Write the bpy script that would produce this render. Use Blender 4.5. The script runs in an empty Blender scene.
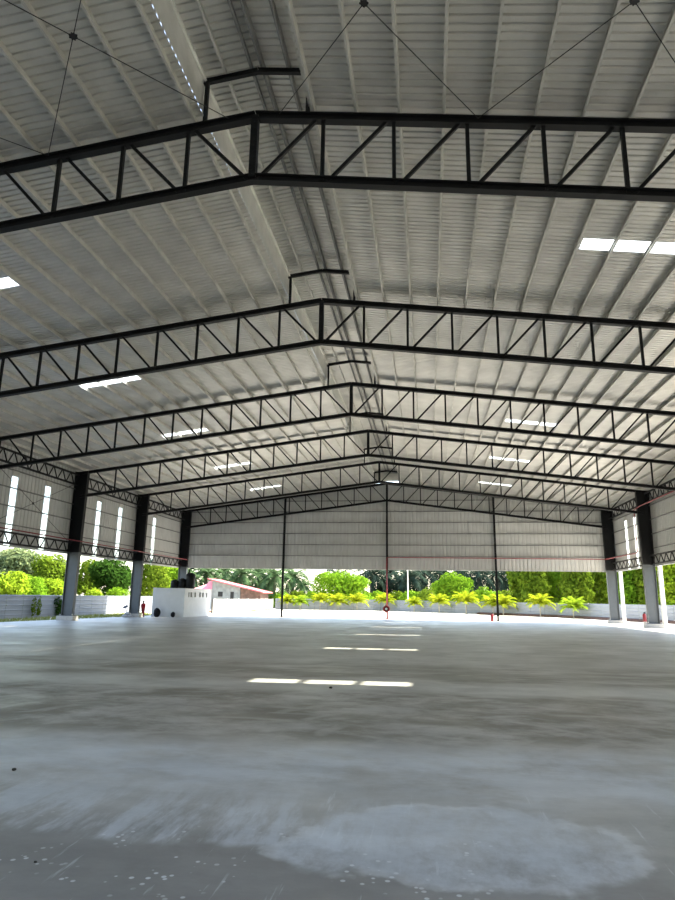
import bpy, math, random
from mathutils import Vector, Matrix
random.seed(7)
S = 1.35                                   # survey units -> metres
C = bpy.context.scene.collection
sc = bpy.context.scene
V = Vector
# ---------------------------------------------------------------- surveyed dimensions
F_PX, YAW, PIT, ROL, EYE = 635.45, .1419, .2285, .0153, 1.6
XR, ZR, SL, W, T = -3.917, 12.836, .1302, 20.766, 1.697
YS = [12.65, 22.47, 32.35, 42.28, 52.57, 62.95]
Y0, Y1 = -4.8, 63.3                        # front and back edge of the roof; unseen front edge set for the light inside
GZ = -.33                                  # yard level
SUN = V((8.0, 4.9, 11.75)).normalized()
def slab_z(y): return 0.0 if y < 12 else -.0062*(y-12)
# camera axes, also used to place far things at a sensible distance
fw = V((-math.sin(YAW)*math.cos(PIT), math.cos(YAW)*math.cos(PIT), math.sin(PIT)))
rt = V((math.cos(YAW), math.sin(YAW), 0)); up = rt.cross(fw)
rt2 = math.cos(ROL)*rt + math.sin(ROL)*up; up2 = -math.sin(ROL)*rt + math.cos(ROL)*up
def at(px, py, y):
    v = fw + rt2*((px-337.5)/F_PX) - up2*((py-450)/F_PX)
    return V((0, 0, EYE)) + v*(y/v.y)
# ---------------------------------------------------------------- mesh helper
class MB:
    def __init__(s): s.v = []; s.f = []
    def add(s, vs, fs):
        n = len(s.v); s.v += [V(p) for p in vs]; s.f += [tuple(i+n for i in f) for f in fs]; return s
    def box(s, c, d):
        x, y, z = c; a, b, e = d[0]/2, d[1]/2, d[2]/2
        vs = [(x+i*a, y+j*b, z+k*e) for i in (-1, 1) for j in (-1, 1) for k in (-1, 1)]
        return s.add(vs, [(0,1,3,2),(4,6,7,5),(0,4,5,1),(2,3,7,6),(0,2,6,4),(1,5,7,3)])
    def prof(s, p, q, pr, upv=(0,0,1), caps=True):
        """extrude the closed 2D outline pr (side, up) from p to q"""
        p, q = V(p), V(q); d = (q-p).normalized(); u = V(upv)
        a = d.cross(u).normalized(); u = a.cross(d)
        n = len(pr)
        vs = [p+a*x+u*y for x, y in pr]+[q+a*x+u*y for x, y in pr]
        fs = [(i, (i+1) % n, n+(i+1) % n, n+i) for i in range(n)]
        if caps: fs += [tuple(range(n))[::-1], tuple(range(n, 2*n))]
        return s.add(vs, fs)
    def bar(s, p, q, w, h=None, upv=(0,0,1)):
        h = h or w
        return s.prof(p, q, [(-w/2,-h/2),(w/2,-h/2),(w/2,h/2),(-w/2,h/2)], upv)
    def tube(s, pts, rs, n=8, caps=True):
        pts = [V(p) for p in pts]
        if not hasattr(rs, '__len__'): rs = [rs]*len(pts)
        base = len(s.v); prev = None
        for i, p in enumerate(pts):
            d = (pts[min(i+1, len(pts)-1)]-pts[max(i-1, 0)]).normalized()
            if prev is None: a = d.orthogonal().normalized()
            else: a = (prev-d*prev.dot(d)).normalized()
            prev = a; b = d.cross(a)
            for k in range(n):
                t = 2*math.pi*k/n; s.v.append(p+(a*math.cos(t)+b*math.sin(t))*rs[i])
        for i in range(len(pts)-1):
            for k in range(n):
                s.f.append((base+i*n+k, base+i*n+(k+1) % n, base+(i+1)*n+(k+1) % n, base+(i+1)*n+k))
        if caps:
            s.f.append(tuple(base+k for k in range(n))[::-1]); s.f.append(tuple(base+(len(pts)-1)*n+k for k in range(n)))
        return s
    def lathe(s, c, pr, n=16, axis='z'):
        c = V(c); b = len(s.v)
        for r, h in pr:
            for k in range(n):
                t = 2*math.pi*k/n; x, y = r*math.cos(t), r*math.sin(t)
                s.v.append(c+(V((x, y, h)) if axis == 'z' else V((x, h, y))))
        for i in range(len(pr)-1):
            for k in range(n): s.f.append((b+i*n+k, b+i*n+(k+1) % n, b+(i+1)*n+(k+1) % n, b+(i+1)*n+k))
        s.f.append(tuple(b+k for k in range(n))[::-1]); s.f.append(tuple(b+(len(pr)-1)*n+k for k in range(n)))
        return s
    def ball(s, c, r, sub=8, jit=0):
        pr = []
        c = V(c); b = len(s.v); n = sub*2
        for i in range(sub+1):
            t = math.pi*i/sub
            for k in range(n):
                a = 2*math.pi*k/n; j = 1+random.uniform(-jit, jit)
                s.v.append(c+V((r[0]*math.sin(t)*math.cos(a), r[1]*math.sin(t)*math.sin(a), -r[2]*math.cos(t)))*j)
        for i in range(sub):
            for k in range(n): s.f.append((b+i*n+k, b+i*n+(k+1) % n, b+(i+1)*n+(k+1) % n, b+(i+1)*n+k))
        return s
    def mesh(s, name, mat, smooth=False):
        me = bpy.data.meshes.new(name)
        me.from_pydata([tuple(p*S) for p in s.v], [], s.f); me.materials.append(mat)
        if smooth:
            for p in me.polygons: p.use_smooth = True
        me.update(); return me
    def build(s, name, mat, parent=None, loc=(0,0,0), smooth=False):
        o = bpy.data.objects.new(name, s.mesh(name, mat, smooth)); C.objects.link(o)
        o.location = V(loc)*S
        if parent: o.parent = parent
        return o
def tag(o, label=None, cat=None, group=None, kind=None):
    for k, v in (('label', label), ('category', cat), ('group', group), ('kind', kind)):
        if v: o[k] = v
    return o
def empty(name, loc, label, cat, group=None, rz=0):
    o = bpy.data.objects.new(name, None); C.objects.link(o); o.location = V(loc)*S; o.rotation_euler.z = rz
    o.empty_display_size = .2
    return tag(o, label, cat, group)
def dup(root, loc, label, group=None, rz=None):
    r = root.copy(); C.objects.link(r); r.location = V(loc)*S; r['label'] = label
    if rz is not None: r.rotation_euler.z = rz
    if group: r['group'] = group
    for ch in list(root.children):
        c = ch.copy(); C.objects.link(c); c.parent = r
        for g in list(ch.children):
            d = g.copy(); C.objects.link(d); d.parent = c
    return r
def dup_mesh(o, label, loc=None):
    r = o.copy(); C.objects.link(r); r['label'] = label
    if loc is not None: r.location = V(loc)*S
    return r
ORD = ['first','second','third','fourth','fifth','sixth','seventh','eighth','ninth','tenth','eleventh','twelfth','thirteenth',
       'fourteenth','fifteenth','sixteenth','seventeenth','eighteenth','nineteenth','twentieth','twenty-first','twenty-second','twenty-third','twenty-fourth','twenty-fifth','twenty-sixth','twenty-seventh','twenty-eighth','twenty-ninth','thirtieth','thirty-first','thirty-second']
# ---------------------------------------------------------------- materials
def mat(name, col, rough=.5, metal=0, var=.12, scale=3, bump=0, spec=.5, col2=None, detail=4):
    m = bpy.data.materials.new(name); m.use_nodes = True; nt = m.node_tree; b = nt.nodes['Principled BSDF']
    b.inputs['Roughness'].default_value = rough; b.inputs['Metallic'].default_value = metal
    b.inputs['Specular IOR Level'].default_value = spec
    tc = nt.nodes.new('ShaderNodeTexCoord'); n = nt.nodes.new('ShaderNodeTexNoise')
    n.inputs['Scale'].default_value = scale; n.inputs['Detail'].default_value = detail
    nt.links.new(tc.outputs['Object'], n.inputs['Vector'])
    r = nt.nodes.new('ShaderNodeValToRGB'); c = V(col)
    c2 = V(col2) if col2 else c*(1+var); c1 = c*(1-var) if not col2 else c
    r.color_ramp.elements[0].position = .3; r.color_ramp.elements[1].position = .7
    r.color_ramp.elements[0].color = (*c1, 1); r.color_ramp.elements[1].color = (*c2, 1)
    nt.links.new(n.outputs['Fac'], r.inputs['Fac']); nt.links.new(r.outputs['Color'], b.inputs['Base Color'])
    if bump:
        bp = nt.nodes.new('ShaderNodeBump'); bp.inputs['Strength'].default_value = bump
        nt.links.new(n.outputs['Fac'], bp.inputs['Height']); nt.links.new(bp.outputs['Normal'], b.inputs['Normal'])
    return m
def leaf_mat(name, c1, c2, trans=.32, scale=.7):
    m = bpy.data.materials.new(name); m.use_nodes = True; nt = m.node_tree; nt.nodes.clear()
    out = nt.nodes.new('ShaderNodeOutputMaterial'); mix = nt.nodes.new('ShaderNodeMixShader')
    d = nt.nodes.new('ShaderNodeBsdfDiffuse'); t = nt.nodes.new('ShaderNodeBsdfTranslucent')
    tc = nt.nodes.new('ShaderNodeTexCoord'); n = nt.nodes.new('ShaderNodeTexNoise'); r = nt.nodes.new('ShaderNodeValToRGB')
    n.inputs['Scale'].default_value = scale; n.inputs['Detail'].default_value = 6; n.inputs['Roughness'].default_value = .8
    r.color_ramp.elements[0].position = .35; r.color_ramp.elements[1].position = .65
    r.color_ramp.elements[0].color = (*c1, 1); r.color_ramp.elements[1].color = (*c2, 1)
    L = nt.links.new
    L(tc.outputs['Object'], n.inputs['Vector']); L(n.outputs['Fac'], r.inputs['Fac'])
    L(r.outputs['Color'], d.inputs['Color']); L(r.outputs['Color'], t.inputs['Color'])
    mix.inputs['Fac'].default_value = trans
    L(d.outputs[0], mix.inputs[1]); L(t.outputs[0], mix.inputs[2]); L(mix.outputs[0], out.inputs['Surface'])
    return m
def sky_sheet(name):
    m = bpy.data.materials.new(name); m.use_nodes = True; nt = m.node_tree; nt.nodes.clear()
    out = nt.nodes.new('ShaderNodeOutputMaterial'); mix = nt.nodes.new('ShaderNodeMixShader')
    a = nt.nodes.new('ShaderNodeBsdfTransparent'); b = nt.nodes.new('ShaderNodeBsdfTranslucent')
    a.inputs['Color'].default_value = (.92, .93, .92, 1); b.inputs['Color'].default_value = (.85, .88, .88, 1)
    tc = nt.nodes.new('ShaderNodeTexCoord'); n = nt.nodes.new('ShaderNodeTexNoise'); n.inputs['Scale'].default_value = 2
    mr = nt.nodes.new('ShaderNodeMapRange'); mr.inputs['To Min'].default_value = .15; mr.inputs['To Max'].default_value = .28
    nt.links.new(tc.outputs['Object'], n.inputs['Vector']); nt.links.new(n.outputs['Fac'], mr.inputs['Value']); nt.links.new(mr.outputs[0], mix.inputs['Fac'])
    nt.links.new(a.outputs[0], mix.inputs[1]); nt.links.new(b.outputs[0], mix.inputs[2]); nt.links.new(mix.outputs[0], out.inputs['Surface'])
    return m
M = dict(
    steel=mat('dark_steel_paint', (.0055, .006, .007), .55, 0, .15, 2, spec=.25),
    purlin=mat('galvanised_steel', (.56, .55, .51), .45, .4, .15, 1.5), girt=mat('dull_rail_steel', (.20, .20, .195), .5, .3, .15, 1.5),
    roof=mat('silver_roof_sheet', (.62, .61, .575), .40, .6, .10, .8),
    wall=mat('grey_wall_sheet', (.60, .60, .585), .5, .15, .06, .6),
    flash=mat('bare_flashing', (.74, .74, .70), .4, .4, .1, 1.5),
    sky=sky_sheet('translucent_sheet'),
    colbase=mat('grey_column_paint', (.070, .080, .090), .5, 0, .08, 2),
    plinth=mat('plinth_concrete', (.42, .40, .37), .85, 0, .12, 6, .1),
    white=mat('white_render', (.60, .605, .61), .8, 0, .04, 1.5),
    strip_pole_white=mat('white_strip_and_pole', (.82, .82, .76), .45, 0, .04, 2),
    red=mat('red_pipe_paint', (.27, .018, .026), .45, 0, .15, 3),
    rod=mat('dark_rod', (.02, .02, .022), .5, .3, .1, 5),
    hoard=mat('hoarding_sheet', (.20, .22, .25), .5, .15, .06, .7),
    post=mat('fence_post_paint', (.08, .09, .10), .6, 0, .15, 4),
    block=mat('white_blockwork', (.27, .265, .255), .9, 0, .08, 2.5, .2),
    yard=mat('crushed_stone_yard', (.66, .62, .54), .95, 0, .15, .5, .15, detail=8),
    earth=mat('earth', (.06, .062, .03), .95, 0, .4, .4, .2, col2=(.12, .105, .065)),
    soil=mat('dark_red_soil', (.10, .055, .04), .95, 0, .3, 3, .3),
    bark=mat('bark', (.10, .08, .06), .9, 0, .3, 5, .4),
    palebark=mat('pale_bark', (.30, .27, .22), .9, 0, .25, 5, .4),
    houseroof=mat('red_tile_roof', (.45, .10, .11), .7, 0, .2, 2),
    housepink=mat('pink_painted_gable', (.70, .27, .31), .7, 0, .1, 2),
    housewall=mat('weathered_grey_wall', (.20, .215, .21), .9, 0, .2, 1.5),
    housewood=mat('brown_timber_wall', (.13, .08, .06), .9, 0, .3, 2),
    black=mat('black_plastic', (.008, .009, .010), .6, 0, .2, 3, spec=.25),
    dark=mat('dark_louvre_and_shade', (.02, .02, .02), .9, 0, .1, 3),
    bag=mat('black_bag', (.006, .007, .010), .7, 0, .2, 6, .3, spec=.2),
    skin=mat('skin', (.22, .11, .065), .6, 0, .05, 4),
    hair=mat('black_hair', (.01, .008, .008), .6, 0, .2, 20),
    shirt=mat('red_shirt', (.35, .015, .03), .8, 0, .12, 6),
    trousers=mat('dark_red_trousers', (.20, .02, .035), .85, 0, .15, 6),
    sack=mat('white_sack', (.36, .36, .37), .8, 0, .12, 5, .3),
    bluetool=mat('navy_plastic', (.02, .03, .07), .5, 0, .1, 4),
    plank=mat('orange_timber', (.42, .20, .10), .85, 0, .2, 4),
    gravel=mat('stone_chip', (.55, .54, .50), .9, 0, .15, 8),
    darkstone=mat('dark_clod', (.03, .025, .02), .9, 0, .2, 8),
    leaf_bright=leaf_mat('leaf_bright', (.06, .15, .008), (.22, .36, .025)),
    leaf_mid=leaf_mat('leaf_mid', (.035, .075, .006), (.20, .28, .025)),
    leaf_dark=leaf_mat('leaf_dark', (.012, .035, .006), (.055, .12, .018), .35),
    leaf_lime=leaf_mat('leaf_lime', (.11, .20, .01), (.32, .42, .03)),
    leaf_pale=leaf_mat('leaf_pale', (.09, .13, .055), (.25, .30, .14)),
    leaf_yellow=leaf_mat('leaf_yellow', (.13, .20, .008), (.34, .36, .02)),
    palm=leaf_mat('palm_leaf', (.025, .06, .022), (.11, .17, .08), .3),
    palmdark=leaf_mat('palm_leaf_dark', (.01, .022, .015), (.05, .075, .055), .25),
    grass=leaf_mat('grass_blades', (.10, .15, .03), (.30, .30, .10)),
)
# concrete slab: grey base, brown worn lanes, pale cement dust, white scrapes and chips
def floor_mat():
    m = bpy.data.materials.new('power_floated_concrete'); m.use_nodes = True; nt = m.node_tree; N = nt.nodes.new; L = nt.links.new
    b = nt.nodes['Principled BSDF']
    tc = N('ShaderNodeTexCoord'); mp = N('ShaderNodeMapping'); mp.inputs['Scale'].default_value = (1/S, 1/S, 1/S)
    L(tc.outputs['Object'], mp.inputs['Vector']); P = mp.outputs[0]
    def noise(scale, detail=5, rough=.55, vec=None, sx=1, sy=1, rz=0, dist=0):
        q = N('ShaderNodeMapping'); q.inputs['Scale'].default_value = (sx, sy, 1); q.inputs['Rotation'].default_value = (0, 0, rz)
        L(vec or P, q.inputs['Vector']); n = N('ShaderNodeTexNoise'); n.inputs['Scale'].default_value = scale
        n.inputs['Detail'].default_value = detail; n.inputs['Roughness'].default_value = rough; n.inputs['Distortion'].default_value = dist
        L(q.outputs[0], n.inputs['Vector']); return n.outputs['Fac']
    def rng(x, a, b_, c=0, d=1):
        n = N('ShaderNodeMapRange'); n.interpolation_type = 'SMOOTHSTEP'
        for k, v in zip(('From Min', 'From Max', 'To Min', 'To Max'), (a, b_, c, d)): n.inputs[k].default_value = v
        L(x, n.inputs['Value']); return n.outputs[0]
    def math_(op, a, b_=None):
        n = N('ShaderNodeMath'); n.operation = op
        for i, x in enumerate((a, b_)):
            if x is None: continue
            if isinstance(x, (int, float)): n.inputs[i].default_value = x
            else: L(x, n.inputs[i])
        return n.outputs[0]
    def mix(f, a, c):
        n = N('ShaderNodeMix'); n.data_type = 'RGBA'
        if isinstance(f, (int, float)): n.inputs[0].default_value = f
        else: L(f, n.inputs[0])
        for i, x in ((6, a), (7, c)):
            if isinstance(x, tuple): n.inputs[i].default_value = (*x, 1)
            else: L(x, n.inputs[i])
        return n.outputs[2]
    sep = N('ShaderNodeSeparateXYZ'); L(P, sep.inputs[0]); X, Y = sep.outputs[0], sep.outputs[1]
    wob = math_('MULTIPLY', math_('SUBTRACT', noise(.5, 4), .5), 1.6)
    wob2 = math_('MULTIPLY', math_('SUBTRACT', noise(1.6, 5), .5), .9)
    Yw = math_('ADD', math_('ADD', Y, wob), math_('MULTIPLY', X, -.05))
    def band(y, a, b_, c, d): return math_('MULTIPLY', rng(y, a, b_), rng(y, c, d, 1, 0))
    base = mix(rng(noise(.35, 6), .35, .65), (.42, .41, .385), (.53, .515, .49))
    # brown worn lanes
    worn = math_('MULTIPLY', band(Yw, 7.3, 8.4, 11.4, 12.2), rng(noise(.9, 7, .7, None, .8, 1.1, .3), .36, .60))
    worn2 = math_('MULTIPLY', band(Yw, 13.2, 13.8, 16.0, 18.0), rng(noise(.5, 6, .65, None, .5, 1.3), .38, .58))
    worn3 = math_('MULTIPLY', rng(Y, 18, 22), rng(noise(.22, 6, .65, None, .5, 1.3), .46, .66))
    base = mix(math_('MULTIPLY', worn, .85), base, (.185, .162, .125)); base = mix(math_('MULTIPLY', worn2, .8), base, (.205, .185, .145))
    base = mix(math_('MULTIPLY', worn3, .6), base, (.35, .34, .31))
    front = rng(math_('ADD', Y, wob2), 5.3, 4.3)
    base = mix(math_('MULTIPLY', front, .7), base, (.195, .183, .175))
    # dirt blotches over the whole slab
    base = mix(math_('MULTIPLY', rng(noise(.55, 7, .72, None, 1, 1, .6, .6), .50, .70), .45), base, (.20, .188, .168))
    # pale dust
    cd = (.66, .69, .73)
    dust = math_('MULTIPLY', band(Yw, 5.4, 6.3, 7.0, 8.2), rng(noise(.9, 7, .7, None, .7, 1), .32, .60))
    dust2 = math_('MULTIPLY', band(Yw, 11.6, 12.2, 12.9, 13.4), rng(noise(.35, 6, .65), .30, .60))
    ex = math_('DIVIDE', math_('SUBTRACT', X, .22), 1.25); ey = math_('DIVIDE', math_('SUBTRACT', math_('ADD', Y, math_('MULTIPLY', X, -.12)), 4.85), .80)
    rr = math_('ADD', math_('SQRT', math_('ADD', math_('MULTIPLY', ex, ex), math_('MULTIPLY', ey, ey))), wob2)
    inside = rng(noise(1.3, 7, .75, None, 1.3, .8, .4), .30, .62, .15, 1)
    puddle = math_('MULTIPLY', rng(rr, 1.02, .86), inside)
    edge = math_('MULTIPLY', band(rr, .80, .93, .97, 1.04), rng(noise(1.7, 5), .42, .6))
    left = math_('MULTIPLY', math_('MULTIPLY', band(math_('ADD', Y, math_('MULTIPLY', wob2, .6)), 4.45, 4.6, 5.2, 6.0), rng(X, .4, -.4)), rng(noise(1.1, 6, .7, None, 2.6, .55, .55), .40, .60))
    base = mix(math_('MULTIPLY', dust, .75), base, cd); base = mix(math_('MULTIPLY', dust2, .85), base, (.60, .60, .57))
    base = mix(math_('MULTIPLY', puddle, .75), base, cd); base = mix(math_('MULTIPLY', left, .65), base, cd)
    base = mix(math_('MULTIPLY', edge, .45), base, (.76, .77, .78))
    # scrapes: stretched noise, thresholded
    scr = math_('MULTIPLY', rng(noise(2.0, 4, .6, None, 6.5, .45, .5), .63, .70), rng(Y, 6.6, 5.4))
    base = mix(math_('MULTIPLY', scr, .42), base, (.76, .78, .80))
    # tyre arcs
    for (lx, ly, sc_, k, y0, y1) in ((2.2, -7.0, .55, .35, 6.5, 12.5), (-2.5, -9.0, .45, .4, 7.0, 13.0), (-1.5, -14.6, .7, .4, 13.0, 18.0)):
        wv = N('ShaderNodeTexWave'); wv.wave_type = 'RINGS'; wv.rings_direction = 'Z'; wv.inputs['Scale'].default_value = sc_; wv.inputs['Distortion'].default_value = 2.5; wv.inputs['Detail Scale'].default_value = 1.5
        q = N('ShaderNodeMapping'); q.inputs['Location'].default_value = (lx, ly, 0); q.inputs['Scale'].default_value = (1, 1.2, 1); L(P, q.inputs['Vector']); L(q.outputs[0], wv.inputs['Vector'])
        arcs = math_('MULTIPLY', math_('MULTIPLY', rng(wv.outputs['Fac'], .75, .97), rng(noise(.9, 5, .6, None, 1, 1, lx), .47, .60)), band(Y, y0, y0+1, y1-1, y1))
        base = mix(math_('MULTIPLY', arcs, k), base, (.55, .54, .51))
    # fine cement specks
    vo = N('ShaderNodeTexVoronoi'); vo.inputs['Scale'].default_value = 13; vo.inputs['Randomness'].default_value = 1; L(P, vo.inputs['Vector'])
    spk = math_('MULTIPLY', math_('MULTIPLY', rng(vo.outputs['Distance'], .24, .16), rng(noise(1.6, 4), .50, .60)), math_('MULTIPLY', band(Y, 3.2, 3.7, 4.7, 5.1), rng(X, 1.6, 0)))
    base = mix(math_('MULTIPLY', spk, .75), base, (.80, .81, .82))
    # overall fine streaking along the bays
    st = rng(noise(1.5, 7, .72, None, .7, 1.3), .3, .7, .88, 1.1)
    mul = N('ShaderNodeMix'); mul.data_type = 'RGBA'; mul.blend_type = 'MULTIPLY'; mul.inputs[0].default_value = 1
    L(base, mul.inputs[6]); L(st, mul.inputs[7])
    L(mul.outputs[2], b.inputs['Base Color'])
    b.inputs['Specular IOR Level'].default_value = .45
    L(rng(noise(.6, 5), .3, .7, .34, .52), b.inputs['Roughness'])
    bp = N('ShaderNodeBump'); bp.inputs['Strength'].default_value = .08; bp.inputs['Distance'].default_value = .02
    L(noise(6, 5), bp.inputs['Height']); L(bp.outputs[0], b.inputs['Normal'])
    return m
M['floor'] = floor_mat()
def struct(o): o['kind'] = 'structure'; return o
# ================================================================ ground and slab
mb = MB()
for y in (-12, 12, 66.5): mb.v += [V((-25.9, y, slab_z(y))), V((18.1, y, slab_z(y)))]
for y in (-12, 12, 66.5): mb.v += [V((-25.9, y, GZ-.4)), V((18.1, y, GZ-.4))]
mb.f += [(0,1,3,2),(2,3,5,4),(6,8,9,7),(8,10,11,9),(0,6,7,1),(4,5,11,10),(0,2,8,6),(2,4,10,8),(1,7,9,3),(3,9,11,5)]
struct(mb.build('floor', M['floor']))
def ring(x0, x1, y0, y1, X0, X1, YA, YB, z):
    m = MB(); m.add([(x0,y0,z),(x1,y0,z),(x1,y1,z),(x0,y1,z),(X0,YA,z),(X1,YA,z),(X1,YB,z),(X0,YB,z)],
                    [(4,5,1,0),(5,6,2,1),(6,7,3,2),(7,4,0,3)]); return m
YX0, YX1, YYA, YYB = -36, 32, 24, 112     # stone yard round the far half; unseen near ground left dark to dim the ceiling
m = MB()
for x0_, x1_, y0_, y1_ in ((YX0, -25.9, YYA, YYB), (18.1, YX1, YYA, YYB), (-25.9, 18.1, 66.5, YYB)):
    m.add([(x0_, y0_, GZ), (x1_, y0_, GZ), (x1_, y1_, GZ), (x0_, y1_, GZ)], [(0,1,2,3)])
struct(m.build('ground', M['yard']))
m = MB()
for x0_, x1_, y0_, y1_ in ((-420, YX0, -300, 500), (YX1, 420, -300, 500), (YX0, YX1, YYB, 500), (YX0, YX1, -300, -12), (YX0, -25.9, -12, YYA), (18.1, YX1, -12, YYA)):
    m.add([(x0_, y0_, GZ), (x1_, y0_, GZ), (x1_, y1_, GZ), (x0_, y1_, GZ)], [(0,1,2,3)])
struct(m.build('ground', M['earth']))
# ================================================================ roof
RIB = .2
def ribs(y0, y1):
    out = []; y = y0
    while y < y1-1e-6:
        out += [(y, 0), (y+.135, 0), (y+.146, .042), (y+.186, .042)]; y += RIB
    out.append((y1, 0)); return out
SKY_Y = [17.5, 27.1, 37.1, 47.1, 57.7]
SKY_Y = [Y0+round((y-Y0)/RIB)*RIB for y in SKY_Y]
SKY_O = {1: (8.62, 11.60), -1: (9.70, 12.62)}
OFFS = [1.455+1.005*k for k in range(20)]
HUP = .285                                # sheet above the chord centre line
ROOF_IN, ROOF_OUT = 1.30, W+.95
def sheet_z(off): return ZR+HUP-SL*off
def roof_piece(s, o0, o1, y0, y1):
    """corrugated sheet between two offsets from the ridge, with real thickness"""
    m = MB(); pr = ribs(y0, y1); th = .006
    for dz in (0, th):
        for y, h in pr:
            for o in (o0, o1): m.v.append(V((XR+s*o, y, sheet_z(o)+h+dz)))
    n = len(pr); k = 2*n
    for i in range(n-1):
        m.f.append((2*i, 2*i+1, 2*i+3, 2*i+2)); m.f.append((k+2*i, k+2*i+2, k+2*i+3, k+2*i+1))
        m.f.append((2*i, 2*i+2, k+2*i+2, k+2*i)); m.f.append((2*i+1, k+2*i+1, k+2*i+3, 2*i+3))
    m.f.append((0, k, k+1, 1)); m.f.append((2*n-2, 2*n-1, k+2*n-1, k+2*n-2))
    return m
YE = Y0+RIB*342                           # 63.6
for s in (-1, 1):
    m = MB()
    a, b = SKY_O[s]
    def put(p): m.add(p.v, p.f)
    put(roof_piece(s, ROOF_IN, a, Y0, YE)); put(roof_piece(s, b, ROOF_OUT, Y0, YE))
    y = Y0
    sky_y = [ys-(.2 if s == 1 and i == 1 else 0) for i, ys in enumerate(SKY_Y)]
    for ys in sky_y: put(roof_piece(s, a, b, y, ys)); y = ys+.6
    put(roof_piece(s, a, b, y, YE))
    struct(m.build('ceiling', M['roof']))
    side = 'right' if s == 1 else 'left'
    for i, ys in enumerate(sky_y):
        o = roof_piece(s, a, b, ys, ys+.6).build('roof_skylight', M['sky'])
        tag(o, f'bright translucent skylight in the {side} roof slope, {ORD[i]} from the camera on that side', 'skylight', 'skylights in the roof')
# purlins: lipped C sections
def cprof(s, h=.178, w=.06, l=.028, t=.007):
    p = [(0,0),(w,0),(w,l),(w-t,l),(w-t,t),(t,t),(t,h-t),(w-t,h-t),(w-t,h-l),(w,h-l),(w,h),(0,h)]
    return [(x*s, y) for x, y in (p if s > 0 else p[::-1])]
for s in (-1, 1):
    side = 'right' if s == 1 else 'left'
    u = V((s*SL, 0, 1)).normalized()
    for k, o in enumerate(OFFS):
        z = ZR+.103-SL*o
        m = MB().prof((XR+s*o, Y0+.05, z), (XR+s*o, Y1, z), cprof(-1), u)
        tag(m.build('purlin', M['purlin']), f'long galvanised roof purlin, {ORD[k]} out from the ridge on the {side} slope', 'purlin', 'purlins under the roof sheets')
# raised ridge ventilator
VB = ZR+1.31
VH = 1.60
def vz(o): return VB-.19*0-SL*o
mb = MB()
pr = ribs(Y0, YE)
for dz in (0, .006):
    for y, h in pr:
        for o in (-VH, 0, VH): mb.v.append(V((XR+o, y, vz(abs(o))+.265+h+dz)))
n = len(pr); k = 3*n
for i in range(n-1):
    for j in (0, 1):
        a = 3*i+j; mb.f.append((a, a+1, a+4, a+3)); mb.f.append((k+a, k+a+3, k+a+4, k+a+1))
struct(mb.build('ceiling', M['roof']))
for nm, o in (('left ridge', -.13), ('right ridge', .13), ('left middle', -.78), ('right middle', .78), ('left edge', -1.42), ('right edge', 1.42)):
    s = -1 if o < 0 else 1
    z = vz(abs(o))+.065
    m = MB().prof((XR+o, Y0+.05, z), (XR+o, Y1, z), cprof(-1), V((s*SL, 0, 1)).normalized())
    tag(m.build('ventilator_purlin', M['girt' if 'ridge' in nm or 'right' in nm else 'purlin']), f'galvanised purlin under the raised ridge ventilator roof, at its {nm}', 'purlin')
for i, s in enumerate((-1, 1)):           # side flashings with a toothed foot that lets slits of sky through
    m = MB(); o = 1.37; zb = sheet_z(o)+.05; zt_f = vz(o)+.265
    m.box((XR+s*o, (Y0+YE)/2, (zb+.16+zt_f)/2), (.012, YE-Y0, zt_f-zb-.16))
    y = Y0
    while y < YE-.2:
        m.box((XR+s*o, y+.09, zb+.07), (.012, .10, .20)); y += RIB
    m.prof((XR+s*(o-.06), Y0, zt_f-.25), (XR+s*(o-.06), YE, zt_f-.25), [(-.03,-.02),(.03,-.02),(.03,.02),(-.03,.02)])
    struct(m.build(f'trim_{i+1}', M['flash']))
# ================================================================ roof trusses
IP = lambda w, h, t: [(-w/2,-h/2),(w/2,-h/2),(w/2,-h/2+t),(t/2,-h/2+t),(t/2,h/2-t),(w/2,h/2-t),(w/2,h/2),(-w/2,h/2),(-w/2,h/2-t),(-t/2,h/2-t),(-t/2,-h/2+t),(-w/2,-h/2+t)]
NP = 12; PW = 1.655
TL = ['nearest the camera', 'second from the camera', 'third from the camera', 'fourth from the camera', 'fifth from the camera', 'farthest from the camera, against the back gable wall']
tr = empty('roof_truss', (XR, YS[0], 0), f'dark painted steel lattice roof truss, {TL[0]}', 'roof truss', 'roof trusses across the hall')
zt = lambda o: ZR-SL*o
zb = lambda o: ZR-T-SL*o
def chord(fz, wd, h):
    m = MB()
    for s in (-1, 1): m.prof((s*W, 0, fz(W)), (0, 0, fz(0)), IP(wd, h, .03))
    return m
chord(zt, .2, .2).build('top_chord', M['steel'], tr)
chord(zb, .2, .19).build('bottom_chord', M['steel'], tr)
mb = MB().bar((0, 0, zb(0)), (0, 0, zt(0)), .17, .17, (0,1,0))
for z in [zb(0)+.2+.16*i for i in range(9)]: mb.tube([(.0, -.085, z), (0, -.105, z)], .022, 6)
mb.build('king_post', M['steel'], tr)
for s in (-1, 1):
    for k in range(1, NP):
        MB().bar((s*k*PW, 0, zb(k*PW)), (s*k*PW, 0, zt(k*PW)), .085, .085, (0,1,0)).build('vertical', M['steel'], tr)
    for k in range(NP):
        a, b = (k+.93)*PW, (k+.08)*PW
        MB().bar((s*a, 0, zt(a)), (s*b, 0, zb(b)), .075, .075, (0,1,0)).build('diagonal', M['steel'], tr)
    MB().bar((s*1.27, 0, zt(1.27)+.08), (s*1.27, 0, vz(1.27)), .09, .09, (0,1,0)).build('ventilator_post', M['steel'], tr)
mb = MB()
for s in (-1, 1): mb.prof((s*1.47, 0, vz(1.47)), (0, 0, vz(0)), IP(.1, .13, .02))
mb.build('ventilator_beam', M['steel'], tr)
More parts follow.
